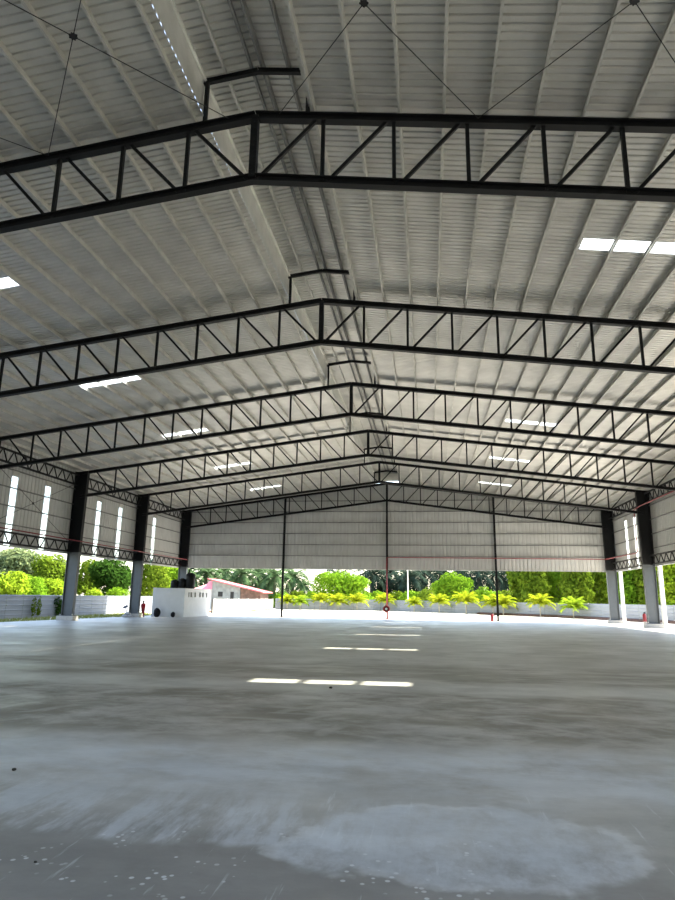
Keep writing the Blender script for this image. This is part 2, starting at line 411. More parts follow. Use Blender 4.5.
for i in range(1, 6): dup(tr, (XR, YS[i], 0), f'dark painted steel lattice roof truss, {TL[i]}')
# ================================================================ columns
def H(w, h, t):                           # flanges at +-h/2 along X, width w along Y
    p = [(-h/2,-w/2),(-h/2+t,-w/2),(-h/2+t,-t/2),(h/2-t,-t/2),(h/2-t,-w/2),(h/2,-w/2),(h/2,w/2),(h/2-t,w/2),(h/2-t,t/2),(-h/2+t,t/2),(-h/2+t,w/2),(-h/2,w/2)]
    return p
WB = 4.40                                  # bottom of the wall sheets
cname = ['first', 'second', 'third', 'fourth', 'fifth', 'sixth']
def column(s, i):
    x, y = XR+s*W, YS[i]; z0 = slab_z(y); side = 'right' if s == 1 else 'left'
    where = {5: 'in the back corner', 4: 'next to the back corner', 3: 'third from the back corner'}.get(i, f'{cname[i]} from the front')
    r = empty('steel_column', (x, y, z0), f'dark steel column with grey foot on a plinth, {side} side, {where}', 'column', 'main columns along the side walls')
    def seg(za, zb_, nm, mt):
        f = lambda z: .80+.016*z
        m = MB()
        for zz in (za, zb_):
            for a, b in H(.32, f(zz), .035): m.v.append(V((a, b, zz)))
        n = 12
        m.f += [(k, (k+1) % n, n+(k+1) % n, n+k) for k in range(n)]+[tuple(range(n))[::-1], tuple(range(n, 2*n))]
        m.build(nm, mt, r)
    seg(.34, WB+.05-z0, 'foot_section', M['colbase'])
    seg(WB+.05-z0, zt(W)-z0+.1, 'shaft', M['steel'])
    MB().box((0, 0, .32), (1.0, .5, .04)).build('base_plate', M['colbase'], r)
    m = MB(); m.add([(i*(.62-.0*k), j*(.36), k*.3) for k in (0, 1) for i, j in ((-1,-1),(1,-1),(1,1),(-1,1))],
                    [(3,2,1,0),(4,5,6,7),(0,1,5,4),(1,2,6,5),(2,3,7,6),(3,0,4,7)])
    o = m.build('plinth', M['plinth'], r); o.location.z = -.0*S
    bv = o.modifiers.new('edge', 'BEVEL'); bv.width = .03; bv.segments = 2
    for a in (-1, 1):
        for b in (-1, 1): MB().lathe((a*.45, b*.2, .34), [(.03, 0), (.03, .04), (.015, .045), (.015, .1)], 6).build('anchor_bolt', M['purlin'], r)
    return r
for s in (-1, 1):
    for i in range(6): column(s, i)
# white strips added beside the right columns for the sunlit outer flange
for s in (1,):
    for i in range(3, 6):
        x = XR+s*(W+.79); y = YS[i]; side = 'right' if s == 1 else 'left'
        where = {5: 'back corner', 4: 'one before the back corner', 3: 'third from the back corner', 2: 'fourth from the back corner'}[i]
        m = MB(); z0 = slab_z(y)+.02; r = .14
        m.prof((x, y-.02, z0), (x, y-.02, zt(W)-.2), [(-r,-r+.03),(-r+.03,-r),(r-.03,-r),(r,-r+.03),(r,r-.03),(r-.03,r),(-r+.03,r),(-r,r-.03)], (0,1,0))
        o = m.build('sunlit_flange_strip', M['strip_pole_white'], loc=(0,0,0))
        tag(o, f'added white sunlit-flange strip outside the {side} wall beside the {where} column', 'sunlit_flange_strip', 'added flange strips')
        for z in (1.2, 2.9): MB().box((x, y-.02, z), (r*2+.03, r*2+.03, .05)).build('added_strip_collar', M['strip_pole_white'], o)
# ================================================================ walls
def vsheet(x, ya, yb, z0, z1, s, pitch=.36):
    """vertical-ribbed sheet in the plane x, ribs bulging outwards"""
    m = MB(); n = max(1, round((yb-ya)/pitch)); p = (yb-ya)/n; pts = []
    for i in range(n):
        y = ya+i*p; pts += [(y, 0), (y+p*.6, 0), (y+p*.7, .05), (y+p*.9, .05)]
    pts.append((yb, 0))
    for d in (0, .008):
        for y, h in pts:
            for z in (z0, z1): m.v.append(V((x+s*(h+d), y, z)))
    n = len(pts); k = 2*n
    for i in range(n-1):
        m.f.append((2*i, 2*i+1, 2*i+3, 2*i+2)); m.f.append((k+2*i, k+2*i+2, k+2*i+3, k+2*i+1))
        m.f.append((2*i, 2*i+2, k+2*i+2, k+2*i)); m.f.append((2*i+1, k+2*i+1, k+2*i+3, 2*i+3))
    return m
ZW = sheet_z(W+.55)+.02
STRIP = {-1: [], 1: []}
STRIP = {-1: [35.3, 38.85, 45.75, 49.3, 56.1], 1: [56.4, 58.9]}
STN = {-1: ['left of two nearest the camera', 'right of two nearest the camera', 'left of two behind the nearer column', 'right of two behind the nearer column', 'farthest, just before the back corner'],
       1: ['right one of the pair before the back corner', 'left one of the pair before the back corner']}
SW = .62
for s, side in ((-1, 'left'), (1, 'right')):
    x = XR+s*(W+.55); m = MB(); y = Y0
    for ys in STRIP[s]:
        p = vsheet(x, y, ys, WB, ZW, s); m.add(p.v, p.f)
        p = vsheet(x, ys, ys+SW, 8.62, ZW, s); m.add(p.v, p.f); y = ys+SW
    p = vsheet(x, y, Y1, WB, ZW, s); m.add(p.v, p.f)
    m.box((x+s*.02, (Y0+Y1)/2, WB-.03), (.1, Y1-Y0, .07))
    struct(m.build(f'wall_{side}', M['wall']))
    for j, ys in enumerate(STRIP[s]):
        o = vsheet(x, ys, ys+SW, WB, 8.62, s).build('wall_skylight', M['sky'])
        tag(o, f'upright translucent strip in the {side} wall, {STN[s][j]}', 'skylight', 'light strips in the side walls')
        MB().box((x-s*.03, ys+SW/2, 8.82), (.03, SW+.04, .42)).build('cover_plate', M['purlin'], o)
# back gable wall
def hsheet(y, x0, x1, pitch=.36):
    m = MB(); n = round((x1-x0)/pitch); p = (x1-x0)/n; pts = []
    for i in range(n):
        q = x0+i*p; pts += [(q, 0), (q+p*.6, 0), (q+p*.7, .05), (q+p*.9, .05)]
    pts.append((x1, 0))
    for d in (0, .008):
        for q, h in pts:
            o = abs(q-XR); top = sheet_z(o)-.02 if o > 1.3 else ZR+.08
            m.v += [V((q, y+h+d, WB)), V((q, y+h+d, top))]
    n = len(pts); k = 2*n
    for i in range(n-1):
        m.f.append((2*i, 2*i+2, 2*i+3, 2*i+1)); m.f.append((k+2*i, k+2*i+1, k+2*i+3, k+2*i+2))
        m.f.append((2*i, k+2*i, k+2*i+2, 2*i+2)); m.f.append((2*i+1, 2*i+3, k+2*i+3, k+2*i+1))
    return m
m = hsheet(63.38, XR-W-.55, XR+W+.55)
m.box((XR, 63.40, WB-.03), (2*W+1.1, .1, .07))
struct(m.build('wall_back', M['wall']))
# end panel closing the ventilator, a slit of daylight below it
m = MB(); zs = ZR+.33
pts = [(-1.55, zs), (1.55, zs), (1.55, vz(1.55)+.26), (0, vz(0)+.26), (-1.55, vz(1.55)+.26)]
n = 5
m.v += [V((XR+a, 63.38, z)) for a, z in pts]+[V((XR+a, 63.42, z)) for a, z in pts]
m.f += [tuple(range(n)), tuple(range(n, 2*n))[::-1]]+[(i, n+i, n+(i+1) % n, (i+1) % n) for i in range(n)]
struct(m.build('wall_back', M['roof']))
# unseen front gable wall, added with its opening to shade the near ceiling
m = MB(); n = 150; x0_ = XR-W-.55; p_ = 2*(W+.55)/n
for i in range(n):
    q = x0_+i*p_
    for a, b, h in ((q, q+p_*.62, 0), (q+p_*.62, q+p_, .045)):
        za, zb_ = (sheet_z(max(1.3, abs(v-XR)))-.03 for v in (a, b))
        m.add([(x, Y0+.2+h+d, z) for d in (0, .01) for x, z in ((a, 7.2), (b, 7.2), (b, zb_), (a, za))], [(0,1,2,3),(7,6,5,4),(0,4,5,1),(1,5,6,2),(2,6,7,3),(3,7,4,0)])
struct(m.build('wall_front_blocker', M['wall']))
# girts (horizontal rails)
GZS = [5.68, 6.78, 7.90, 9.0]
LV = ['lowest', 'second lowest', 'third lowest', 'highest']
BN = {1: 'second', 2: 'third', 3: 'fourth', 4: 'back corner'}
for s, side, bays in ((-1, 'left', (2, 3, 4)), (1, 'right', (2, 3, 4))):
    for i in bays:
        for j, z in enumerate(GZS):
            x = XR+s*(W+.54)
            m = MB().prof((x, YS[i]+.02, z), (x, YS[i+1]-.02, z), cprof(1, .12, .06), (-s, 0, 0))
            m2 = m
            tag(m2.build('wall_girt', M['girt']), f'thin horizontal rail of the {side} wall, {LV[j]} of four in the {BN[i]} bay', 'girt', 'rails on the side walls')
GX = [XR-W, -14.32, -3.95, 6.44, XR+W]
SN = ['far left', 'left of centre', 'right of centre', 'far right']
for i in range(4):
    lv = [z for z in GZS] + ([10.1] if i in (0, 1, 2, 3) else []) + ([11.2] if i in (1, 2) else [])
    for j, z in enumerate(lv):
        a, b = GX[i]+.06, GX[i+1]-.06
        # the highest rails stop where the roof comes down
        lim = (ZR+.2-z)/SL
        a = max(a, XR-lim+.3); b = min(b, XR+lim-.3)
        m = MB().prof((a, 63.37, z), (b, 63.37, z), cprof(1, .12, .06), (0, -1, 0))
        nm = ['lowest', 'second', 'third', 'fourth', 'fifth', 'sixth'][j]
        tag(m.build('gable_girt', M['girt']), f'thin rail of the back gable wall, {nm} from the bottom, {SN[i]} section', 'girt', 'rails on the gable wall')
# gable posts
for x, nm in ((-14.32, 'left'), (-3.95, 'middle'), (6.44, 'right')):
    z0 = slab_z(63); y = 63.13
    r = empty('gable_post', (x, y, z0), f'slim dark post under the back gable wall, {nm} of three', 'post', 'posts of the back gable wall')
    top = zt(abs(x-XR))+.1-z0
    m = MB(); m.prof((0, 0, .05), (0, 0, top), [(-.09,-.11),(.09,-.11),(.09,-.09),(.012,-.09),(.012,.09),(.09,.09),(.09,.11),(-.09,.11),(-.09,.09),(-.012,.09),(-.012,-.09),(-.09,-.09)], (0,1,0))
    m.build('shaft', M['steel'], r); MB().box((0, 0, .03), (.4, .4, .05)).build('base_plate', M['steel'], r)
# lattice girders along the side walls
def girder(s, i, za, zc, lab):
    x = XR+s*(W+.15); y0, y1 = YS[i]+.2, YS[i+1]-.2; side = 'right' if s == 1 else 'left'
    r = empty('lattice_girder', (x, y0, za), f'dark steel lattice girder along the {lab} of the {side} wall, {BN[i]} bay', 'lattice girder', 'lattice girders on the side walls')
    L = y1-y0; h = zc-za
    MB().bar((0, 0, 0), (0, L, 0), .11, .11).build('bottom_chord', M['steel'], r)
    MB().bar((0, 0, h), (0, L, h), .11, .11).build('top_chord', M['steel'], r)
    n = 9; p = L/n
    for k in range(n):
        MB().bar((0, k*p+.03, h), (0, (k+.5)*p-.03, 0), .055).build('web', M['steel'], r)
        MB().bar((0, (k+.5)*p+.03, 0), (0, (k+1)*p-.03, h), .055).build('web', M['steel'], r)
for s in (-1, 1):
    for i in (2, 3, 4):
        girder(s, i, 4.48, 5.12, 'bottom edge'); girder(s, i, 9.22, 9.95, 'top edge')
# bracing rods
def xbrace(p00, p01, p10, p11, label, r=.010):
    c = (V(p00)+V(p01)+V(p10)+V(p11))/4
    e = empty('cross_brace', c, label, 'brace', 'crossed bracing rods')
    for a, b in ((p00, p11), (p01, p10)):
        a, b = V(a)-c, V(b)-c; d = b-a
        m = MB().tube([a, b], r, 6)
        q = a+d*.94; m.tube([q, q+d.normalized()*.22], r*2.2, 6)
        m.build('rod', M['rod'], e)
    m = MB()
    n = (V(p01)-V(p00)).cross(V(p10)-V(p00)).normalized()
    u = (V(p01)-V(p00)).normalized(); w = n.cross(u)
    ang = [(math.cos(t)*q, math.sin(t)*q) for t, q in [(math.pi*2*i/16, .09 if i % 2 == 0 else .06) for i in range(16)]]
    m.v += [u*a+w*b+n*.02 for a, b in ang]+[u*a+w*b-n*.02 for a, b in ang]
    m.f += [tuple(range(16)), tuple(range(16, 32))[::-1]]+[(i, 16+i, 16+(i+1) % 16, (i+1) % 16) for i in range(16)]
    m.build('centre_plate', M['rod'], e)
XO = [.62, 5.2, 10.1, 15.1, 20.1]
XN = ['nearest the ridge', 'second from the ridge', 'third from the ridge', 'nearest the eave']
for s, side in ((-1, 'left'), (1, 'right')):
    for j in range(4):
        a, b = XO[j], XO[j+1]
        P = lambda o, y: (XR+s*o, y, zt(o)-.03)
        xbrace(P(a, 12.5), P(b, 12.5), P(a, 6.75), P(b, 6.75), f'crossed tie rods with star plate under the near {side} roof slope, {XN[j]}')
x = XR-W-.3
xbrace((x, 32.9, 5.2), (x, 41.8, 5.2), (x, 32.9, 9.2), (x, 41.8, 9.2), 'thin crossed tie rods with a centre plate on the left wall between two columns', .014)
# ================================================================ fire pipes and hose points
def arc_pipe(pts, r, name, label):
    return tag(MB().tube(pts, r, 8).build(name, M['red'], smooth=True), label, 'pipe')
zg = 5.50
arc_pipe([(-3.95, 62.72, zg), (0, 62.72, zg), (16.2, 62.72, zg-.04), (16.28, 62.6, zg-.06), (16.28, 53.2, zg-.12), (16.28, 53.0, zg), (16.28, 53.0, 8.75), (16.28, 52.1, 8.8), (16.28, 51.5, 8.85), (16.28, 30, 8.85)], .038,
         'fire_pipe', 'long red fire pipe along the right half of the gable wall and right wall')
arc_pipe([(XR-W+.62, 30, 5.22), (XR-W+.62, 62.3, 5.12)], .035, 'fire_pipe', 'thin red pipe along the left wall above its bottom lattice girder')
arc_pipe([(-3.95, 62.72, zg-.06), (-3.95, 62.72, slab_z(62.7)+.01)], .06, 'riser_pipe', 'thick red riser pipe on the middle gable post')
zf = slab_z(62.6)
e = empty('hose_reel', (-3.98, 62.55, zf), 'round red fire hose reel below the riser on the middle gable post', 'hose reel')
MB().lathe((0, -.08, .95), [(.30, -.08), (.33, -.08), (.33, .08), (.30, .08)], 20, 'y').build('drum', M['red'], e)
MB().lathe((0, -.1, .95), [(.11, -.1), (.12, -.06), (.12, .06)], 14, 'y').build('hub', M['white'], e)
mb = MB()
for k in range(5): mb.lathe((0, -.08, .95), [(.25-.025*k, -.1), (.27-.02*k, 0), (.25-.025*k, .06)], 16, 'y')
mb.build('hose', M['red'], e)
MB().bar((0, .06, 0), (0, .06, .8), .06).build('stand', M['steel'], e)
def extinguisher(loc, label, k=1):
    e = empty('fire_extinguisher', loc, label, 'extinguisher', 'fire extinguishers')
    MB().lathe((0, 0, 0), [(.13*k, 0), (.145*k, .05*k), (.145*k, .5*k), (.1*k, .62*k), (.05*k, .66*k)], 14).build('cylinder', M['red'], e, smooth=True)
    MB().lathe((0, 0, .66*k), [(.05*k, 0), (.05*k, .06*k), (.02*k, .1*k)], 10).bar((0, 0, .72*k), (.16*k, 0, .8*k), .03).build('valve', M['black'], e)
    MB().tube([(.05*k, 0, .7*k), (.2*k, -.02, .6*k), (.19*k, -.02, .2*k)], .02*k, 6).build('hose', M['black'], e)
    return e
extinguisher((5.85, 62.6, slab_z(62.6)), 'red fire extinguisher standing beside the right gable post', 1.05)
p = (16.08, 52.15, slab_z(52.3))
e = extinguisher(p, 'small red fire extinguisher on a pale stand at the nearest visible right column foot', .9)
for c in e.children: c.location.z += .45*S
MB().prof((0, 0, 0), (0, 0, .45), [(-.1,-.08),(.1,-.08),(.1,.08),(-.1,.08)], (0,1,0)).build('stand', M['plinth'], e)
# ================================================================ white block hut with drums
bx0, bx1, by0, by1 = -24.2, -21.25, 55.0, 61.7
z0 = slab_z(58)-.06; zt_ = 2.22
h = empty('block_hut', ((bx0+bx1)/2, (by0+by1)/2, z0), 'white rendered flat roofed hut inside the hall by the left back corner', 'hut')
hw, hd = (bx1-bx0)/2, (by1-by0)/2; hh = zt_-z0
# right face carries six tall narrow vents: build the wall as strips between real holes
m = MB(); th = .16
m.box((0, -hd+th/2, hh/2), (2*hw, th, hh)); m.box((0, hd-th/2, hh/2), (2*hw, th, hh)); m.box((-hw+th/2, 0, hh/2), (th, 2*hd-2*th, hh))
zl, zh = hh*.70, hh*.87
m.box((hw-th/2, 0, zl/2), (th, 2*hd-2*th, zl)); m.box((hw-th/2, 0, (zh+hh)/2), (th, 2*hd-2*th, hh-zh))
vents = [(-2.35, .28), (-1.75, .42), (-.75, .42), (.55, .42), (1.35, .42), (2.4, .3)]
y = -hd+th
for vy, vw in vents:
    m.box((hw-th/2, (y+vy-vw/2)/2, (zl+zh)/2), (th, vy-vw/2-y, zh-zl)); y = vy+vw/2
m.box((hw-th/2, (y+hd-th)/2, (zl+zh)/2), (th, hd-th-y, zh-zl))
m.build('walls', M['white'], h)
MB().box((0, 0, hh-.06), (2*hw-.3, 2*hd-.3, .12)).build('roof_slab', M['white'], h)
for vy, vw in vents:
    m = MB()
    for q in range(6): m.bar((hw-.13, vy-vw/2, zl+(q+.5)*(zh-zl)/6), (hw-.13, vy+vw/2, zl+(q+.5)*(zh-zl)/6), .09, .02)
    m.box((hw-.19, vy, (zl+zh)/2), (.02, vw+.1, zh-zl+.1))  # dark sheet behind each vent paints in the shade inside the hut
    m.build('vent_louvre_shade_back', M['dark'], h)
def drum(x, y, r, hgt, label):
    e = empty('water_tank', (x, y, zt_), label, 'tank', 'black tanks on the hut roof')
    MB().lathe((0,0,0), [(r*.96, 0), (r, .03), (r, hgt*.3), (r*1.05, hgt*.33), (r, hgt*.36), (r, hgt*.62), (r*1.05, hgt*.65), (r, hgt*.68), (r, hgt*.93), (r*.8, hgt)], 18).build('tank_shell', M['black'], e, smooth=True)
    MB().lathe((0,0,hgt), [(r*.45, 0), (r*.45, .06), (r*.3, .09)], 14).build('lid', M['black'], e)
drum(at(190, 588, 57.5).x, 57.5, .42, 1.35, 'tall black water tank on the white hut, right of the corner column')
drum(at(182, 588, 57.3).x, 57.3, .36, .85, 'black water tank on the white hut in front of the corner column')
drum(at(174.5, 588, 57.2).x, 57.2, .36, .72, 'squat black water tank on the white hut, leftmost')
e = empty('water_pump', (at(188.5, 574, 59).x, 59.2, zt_), 'dark pipe stack rising behind the tall black tank on the hut', 'pipe')
MB().tube([(0,0,0), (0,0,1.75), (.1,0,1.9), (.45,0,1.9)], .07, 8).build('pipe', M['black'], e)
MB().lathe((0,0,1.2), [(.14,0),(.16,.1),(.14,.3)], 12).build('valve', M['black'], e)
# bags against the hut, sacks and tool by the column
def lump(name, c, r, mt, label, cat, group=None):
    m = MB().ball((0,0,r[2]*.92), r, 9, .07)
    for v in m.v: v.z = max(0, v.z)
    return tag(m.build(name, mt, loc=c, smooth=True), label, cat, group)
zc = slab_z(54.5)
p = at(157, 612, 54.3); lump('rubbish_bag', (p.x, 54.3, zc), (.30, .25, .40), M['bag'], 'black tied rubbish bag at the left front corner of the white hut', 'bag')
p = at(173, 613, 54.55); lump('rubbish_bag', (p.x, 54.55, zc), (.2, .18, .24), M['bag'], 'small black bag against the middle of the hut front wall', 'bag')
for k, (px, dy, q) in enumerate(((127, 0, 0), (131.5, .1, 0), (129.5, .05, .2))):
    p = at(px, 615, 52.0)
    m = MB().ball((0, 0, .12), (.26, .17, .13), 8, .05)
    tag(m.build('cement_sack', M['sack'], loc=(p.x, 51.6+dy, slab_z(52)+q), smooth=True), 'white cement sack by the left column foot near the person, ' + ['left one below', 'right one below', 'one on top'][k], 'sack', 'white sacks by the column')
p = at(125, 615, 51.7)
e = empty('broom', (p.x, 51.9, slab_z(52)), 'dark blue broom standing head up, leaning left of the white sacks', 'broom')
MB().tube([(.25, 0, 0), (-.1, 0, .75)], .025, 8).build('handle', M['bluetool'], e)
MB().bar((-.27, 0, .78), (.05, 0, .92), .16, .16).build('brush_head', M['bluetool'], e)
# planks on the yard in front of the block wall
for k, (px, yy) in enumerate(((212, 76), (232, 82), (254, 87), (267, 91))):
    p = at(px, 610, yy)
    o = MB().box((0, 0, .06), (.9, .25, .1)).box((.05, .02, .15), (.8, .2, .07)).build('timber_plank', M['plank'], loc=(p.x, yy, GZ), smooth=False)
    o.rotation_euler.z = .15*(k-1.5)
    tag(o, f'orange-brown timber on the yard by the white block wall, {ORD[k]} from the hut', 'timber', 'timber by the block wall')
# ================================================================ person
def person(loc, rz, hgt):
    k = hgt/1.75
    e = empty('person', loc, 'person in a red shirt and dark red trousers between the left column and hut', 'person', rz=rz)
    me = bpy.data.meshes.new('body'); vs = []; ed = []; rad = []
    def add(p, r, par=None):
        vs.append(V(p)*k); rad.append((r[0]*k, r[1]*k) if isinstance(r, tuple) else (r*k, r*k))
        if par is not None: ed.append((par, len(vs)-1))
        return len(vs)-1
    pel = add((0, 0, .95), (.15, .11)); ab = add((0, .01, 1.10), (.14, .10), pel); ch = add((0, .01, 1.30), (.16, .11), ab); ne = add((0, 0, 1.46), (.06, .06), ch)
    hd = add((0, -.02, 1.55), (.075, .085), ne); cr = add((0, -.01, 1.66), (.08, .095), hd); add((0, 0, 1.74), (.04, .05), cr)
    add((0, -.115, 1.60), .018, hd)                                          # nose
    for s in (-1, 1):
        add((s*.088, .0, 1.61), .017, hd)                                   # ears
        sh = add((s*.17, 0, 1.40), .058, ch); el = add((s*.23, .03, 1.13), .042, sh); wr = add((s*.24, -.05, .89), .028, el)
        pa = add((s*.24, -.065, .83), (.024, .034), wr)
        th = add((s*.215, -.10, .82), .012, pa); add((s*.21, -.12, .785), .010, th)
        for q, ln in enumerate((.075, .085, .08, .062)):
            f1 = add((s*.245, -.10+.023*q, .78), .0095, pa); f2 = add((s*.238, -.10+.023*q, .78-ln*.55), .009, f1); add((s*.225, -.10+.023*q, .78-ln), .008, f2)
        hp = add((s*.09, 0, .88), .095, pel); kn = add((s*.11, -.03-.05*(s > 0), .50), .062, hp); an = add((s*.12, .02-.03*(s > 0), .09), .042, kn)
        add((s*.13, -.06-.03*(s > 0), .045), (.04, .04), an); add((s*.135, -.16-.03*(s > 0), .035), (.035, .03), len(vs)-1)
    me.from_pydata([tuple(v) for v in vs], ed, []); me.materials.append(M['skin'])
    o = bpy.data.objects.new('body', me); C.objects.link(o); o.parent = e
    o.modifiers.new('skin', 'SKIN'); o.modifiers.new('smooth', 'SUBSURF').levels = 1
    lay = me.skin_vertices[0].data
    for i, r in enumerate(rad): lay[i].radius = r
    lay[0].use_root = True
    sc_ = 1/S
    def cl(name, mt, parts):
        m = MB()
        for pts, rs in parts: m.tube([V(p)*k*sc_ for p in pts], [r*k*sc_ for r in rs], 12)
        return m.build(name, mt, e, smooth=True)
    cl('shirt', M['shirt'], [([(0,0,.90),(0,.01,1.1),(0,.01,1.3),(0,0,1.43),(0,0,1.47)], [.19,.175,.195,.13,.075])]+
       [([(s*.12,0,1.39),(s*.19,.0,1.37),(s*.235,.03,1.12)], [.075,.075,.06]) for s in (-1, 1)])
    cl('trousers', M['trousers'], [([(0,0,.98),(0,0,.86)], [.185,.18])]+
       [([(s*.085,0,.92),(s*.11,-.03-.05*(s > 0),.5),(s*.12,.02-.03*(s > 0),.12)], [.115,.085,.065]) for s in (-1, 1)])
    m = MB().ball(V((0, .02, 1.68))*k*sc_, [q*k*sc_ for q in (.098, .115, .095)], 8); m.build('hair', M['hair'], e, smooth=True)
    m = MB()
    for s in (-1, 1): m.ball(V((s*.034, -.098, 1.625))*k*sc_, [q*k*sc_ for q in (.012, .008, .008)], 5)
    m.ball(V((0, -.105, 1.545))*k*sc_, [q*k*sc_ for q in (.025, .008, .006)], 5)
    m.build('face_features', M['hair'], e)
    for s in (-1, 1): MB().ball(V((s*.13, -.07-.03*(s > 0), .045))*k*sc_, [q*k*sc_ for q in (.05, .14, .05)], 6).build('shoe', M['black'], e, smooth=True)
    return e
p = at(142.5, 616, 53.4)
person((p.x, 53.4, slab_z(53.4)), math.radians(172), 1.84)
# ================================================================ fences, block wall
def panel_mesh(L, h):
    """horizontally ribbed steel hoarding panel from (0,0,0) along x"""
    m = MB(); pts = []; n = 5; p = h/n
    for i in range(n): pts += [(i*p, 0), (i*p+p*.72, 0), (i*p+p*.8, .035), (i*p+p*.93, .035)]
    pts.append((h, 0))
    for d in (0, .01):
        for z, q in pts:
            for x in (0, L): m.v.append(V((x, q+d, z)))
    n = len(pts); k = 2*n
    for i in range(n-1):
        m.f.append((2*i, 2*i+1, 2*i+3, 2*i+2)); m.f.append((k+2*i, k+2*i+2, k+2*i+3, k+2*i+1))
        m.f.append((2*i, 2*i+2, k+2*i+2, k+2*i)); m.f.append((2*i+1, k+2*i+1, k+2*i+3, 2*i+3))
    m.f.append((0, 1, k+1, k)); m.f.append((2*n-2, k+2*n-2, k+2*n-1, 2*n-1))
    return m
def fence(pts, h, label, pitch=2.1):
    a = V((*pts[0], GZ)); e = empty('hoarding_fence', a, label, 'fence')
    for i in range(len(pts)-1):
        p, q = V((*pts[i], 0)), V((*pts[i+1], 0)); L = (q-p).length; n = max(1, round(L/pitch)); w = L/n
        rz = math.atan2(q.y-p.y, q.x-p.x); d = (q-p).normalized(); nr = V((-d.y, d.x, 0))
        pm = panel_mesh(w-.03, h).mesh('fence_panel', M['hoard'])
        po = MB().prof((0, 0, 0), (0, 0, h+.08), [(-.04,-.04),(.04,-.04),(.04,.04),(-.04,.04)], (0,1,0)).mesh('fence_post', M['post'])
        for k in range(n):
            loc = V((*pts[i], 0))+d*(w*k+.015)-V((*pts[0], 0))
            o = bpy.data.objects.new('fence_panel', pm); C.objects.link(o); o.parent = e; o.location = (loc+V((0,0,.02)))*S; o.rotation_euler.z = rz
            o = bpy.data.objects.new('fence_post', po); C.objects.link(o); o.parent = e; o.location = (V((*pts[i], 0))+d*(w*k)-V((*pts[0], 0))-nr*.05)*S; o.rotation_euler.z = rz
    return e
BACK = [(-23.9, 100.5), (-7.6, 103.4), (6.9, 91.5), (15.8, 82.9), (21.2, 70.3), (24.2, 64.5), (27.0, 55), (27.0, 30)]
# the post side faces the hall
fence([(-31.0, 28), (-31.0, 71.5)][::-1], 1.76, 'long pale steel hoarding fence with dark posts along the left side of the yard')
fence(BACK[:4][::-1], 1.66, 'pale steel hoarding fence with dark posts across the back, behind the yellow palms')
fence(BACK[3:][::-1], 1.68, 'pale grey steel hoarding fence with dark posts along the right side of the yard')
# blockwork boundary wall
m = MB(); L = 29.0
e = empty('block_wall', (-24.3, 71.5, GZ), 'white unplastered blockwork boundary wall running back from the hut', 'wall')
m = MB(); nb = 20; rows = 6; bl = L/nb; rh = 1.6/rows
for r_ in range(rows):
    for b_ in range(nb+1):
        y0_ = b_*bl-(bl/2 if r_ % 2 else 0); y1_ = min(L, y0_+bl-.03); y0_ = max(0, y0_)
        if y1_-y0_ > .1: m.box((random.uniform(-.012, .012), (y0_+y1_)/2, (r_+.5)*rh), (.2, y1_-y0_, rh-.02))
m.box((0, L/2, .8), (.15, L, 1.58))
m.build('blocks', M['block'], e)
for k in range(7): MB().box((.06, k*L/6.2+.3, .83), (.24, .26, 1.66)).build('pier', M['block'], e)
# soil bed along the right and back fence
for i, (a, b) in enumerate(((BACK[2], BACK[3]), (BACK[3], BACK[4]), (BACK[4], BACK[5]))):
    a, b = V((*a, GZ)), V((*b, GZ)); d = (b-a).normalized(); nr = V((d.y, -d.x, 0))*1
    m = MB()
    m.prof(a+nr*.35, b+nr*.35, [(-.3, 0), (.3, 0), (.22, .2), (-.15, .3)])
    tag(m.build('soil_bed', M['soil']), None, None, None, 'structure')
# grass strip by the left fence
m = MB()
for k in range(5000):
    x, y = random.uniform(-30.8, -26.2), random.uniform(36, 66)
    hgt = random.uniform(.08, .22); a = random.uniform(0, 6.28); dx, dy = math.cos(a)*.03, math.sin(a)*.03
    m.add([(x-dx, y-dy, GZ), (x+dx, y+dy, GZ), (x+random.uniform(-.08,.08), y+random.uniform(-.08,.08), GZ+hgt)], [(0,1,2)])
tag(m.build('grass', M['grass']), 'dry green grass strip between the slab and the left fence', 'grass', None, 'stuff')
# ================================================================ house
hy = 93.5
pL, pR = at(200, 580, hy), at(262, 592, hy)
e = empty('house', ((pL.x+pR.x)/2, hy+2.5, GZ), 'small old house with a red roof behind the white block wall', 'house')
ox = (pL.x+pR.x)/2
x0, x1 = at(212, 590, hy).x-ox, at(260.5, 590, hy).x-ox; xm = at(240, 590, hy).x-ox
zA, zB = pL.z+.0-GZ, pR.z-GZ
zz = lambda x: zA+(zB-zA)*(x-(at(212, 580, hy).x-ox))/(x1-x0)
def slab(m, xa, xb, ya, yb, dz0, dz1):
    m.add([(x, y, zz(x)+d) for d in (dz0, dz1) for x, y in ((xa,ya),(xb,ya),(xb,yb),(xa,yb))], [(3,2,1,0),(4,5,6,7),(0,1,5,4),(1,2,6,5),(2,3,7,6),(3,0,4,7)])
    return m
slab(MB(), x0-.6, x1+.5, -3.1, 3.1, -.02, .14).build('roof', M['houseroof'], e)
def wallbox(xa, xb, ya, yb):
    m = MB(); m.add([(x, y, z) for k in (0, 1) for x, y in ((xa,ya),(xb,ya),(xb,yb),(xa,yb)) for z in ((0,) if k == 0 else (zz(x)-.02,))],
                    [(3,2,1,0),(4,5,6,7),(0,1,5,4),(1,2,6,5),(2,3,7,6),(3,0,4,7)]); return m
wallbox(x0, xm, -2.4, 2.4).build('wall', M['housewall'], e)
wallbox(xm, x1, -2.3, 2.4).build('timber_wall', M['housewood'], e)
MB().box((x0+(xm-x0)*.72, -2.43, 1.6), (.5, .08, 1.9)).build('door', M['dark'], e)
MB().box((x0+(xm-x0)*.3, -2.43, 2.2), (.7, .08, .7)).build('window', M['dark'], e)
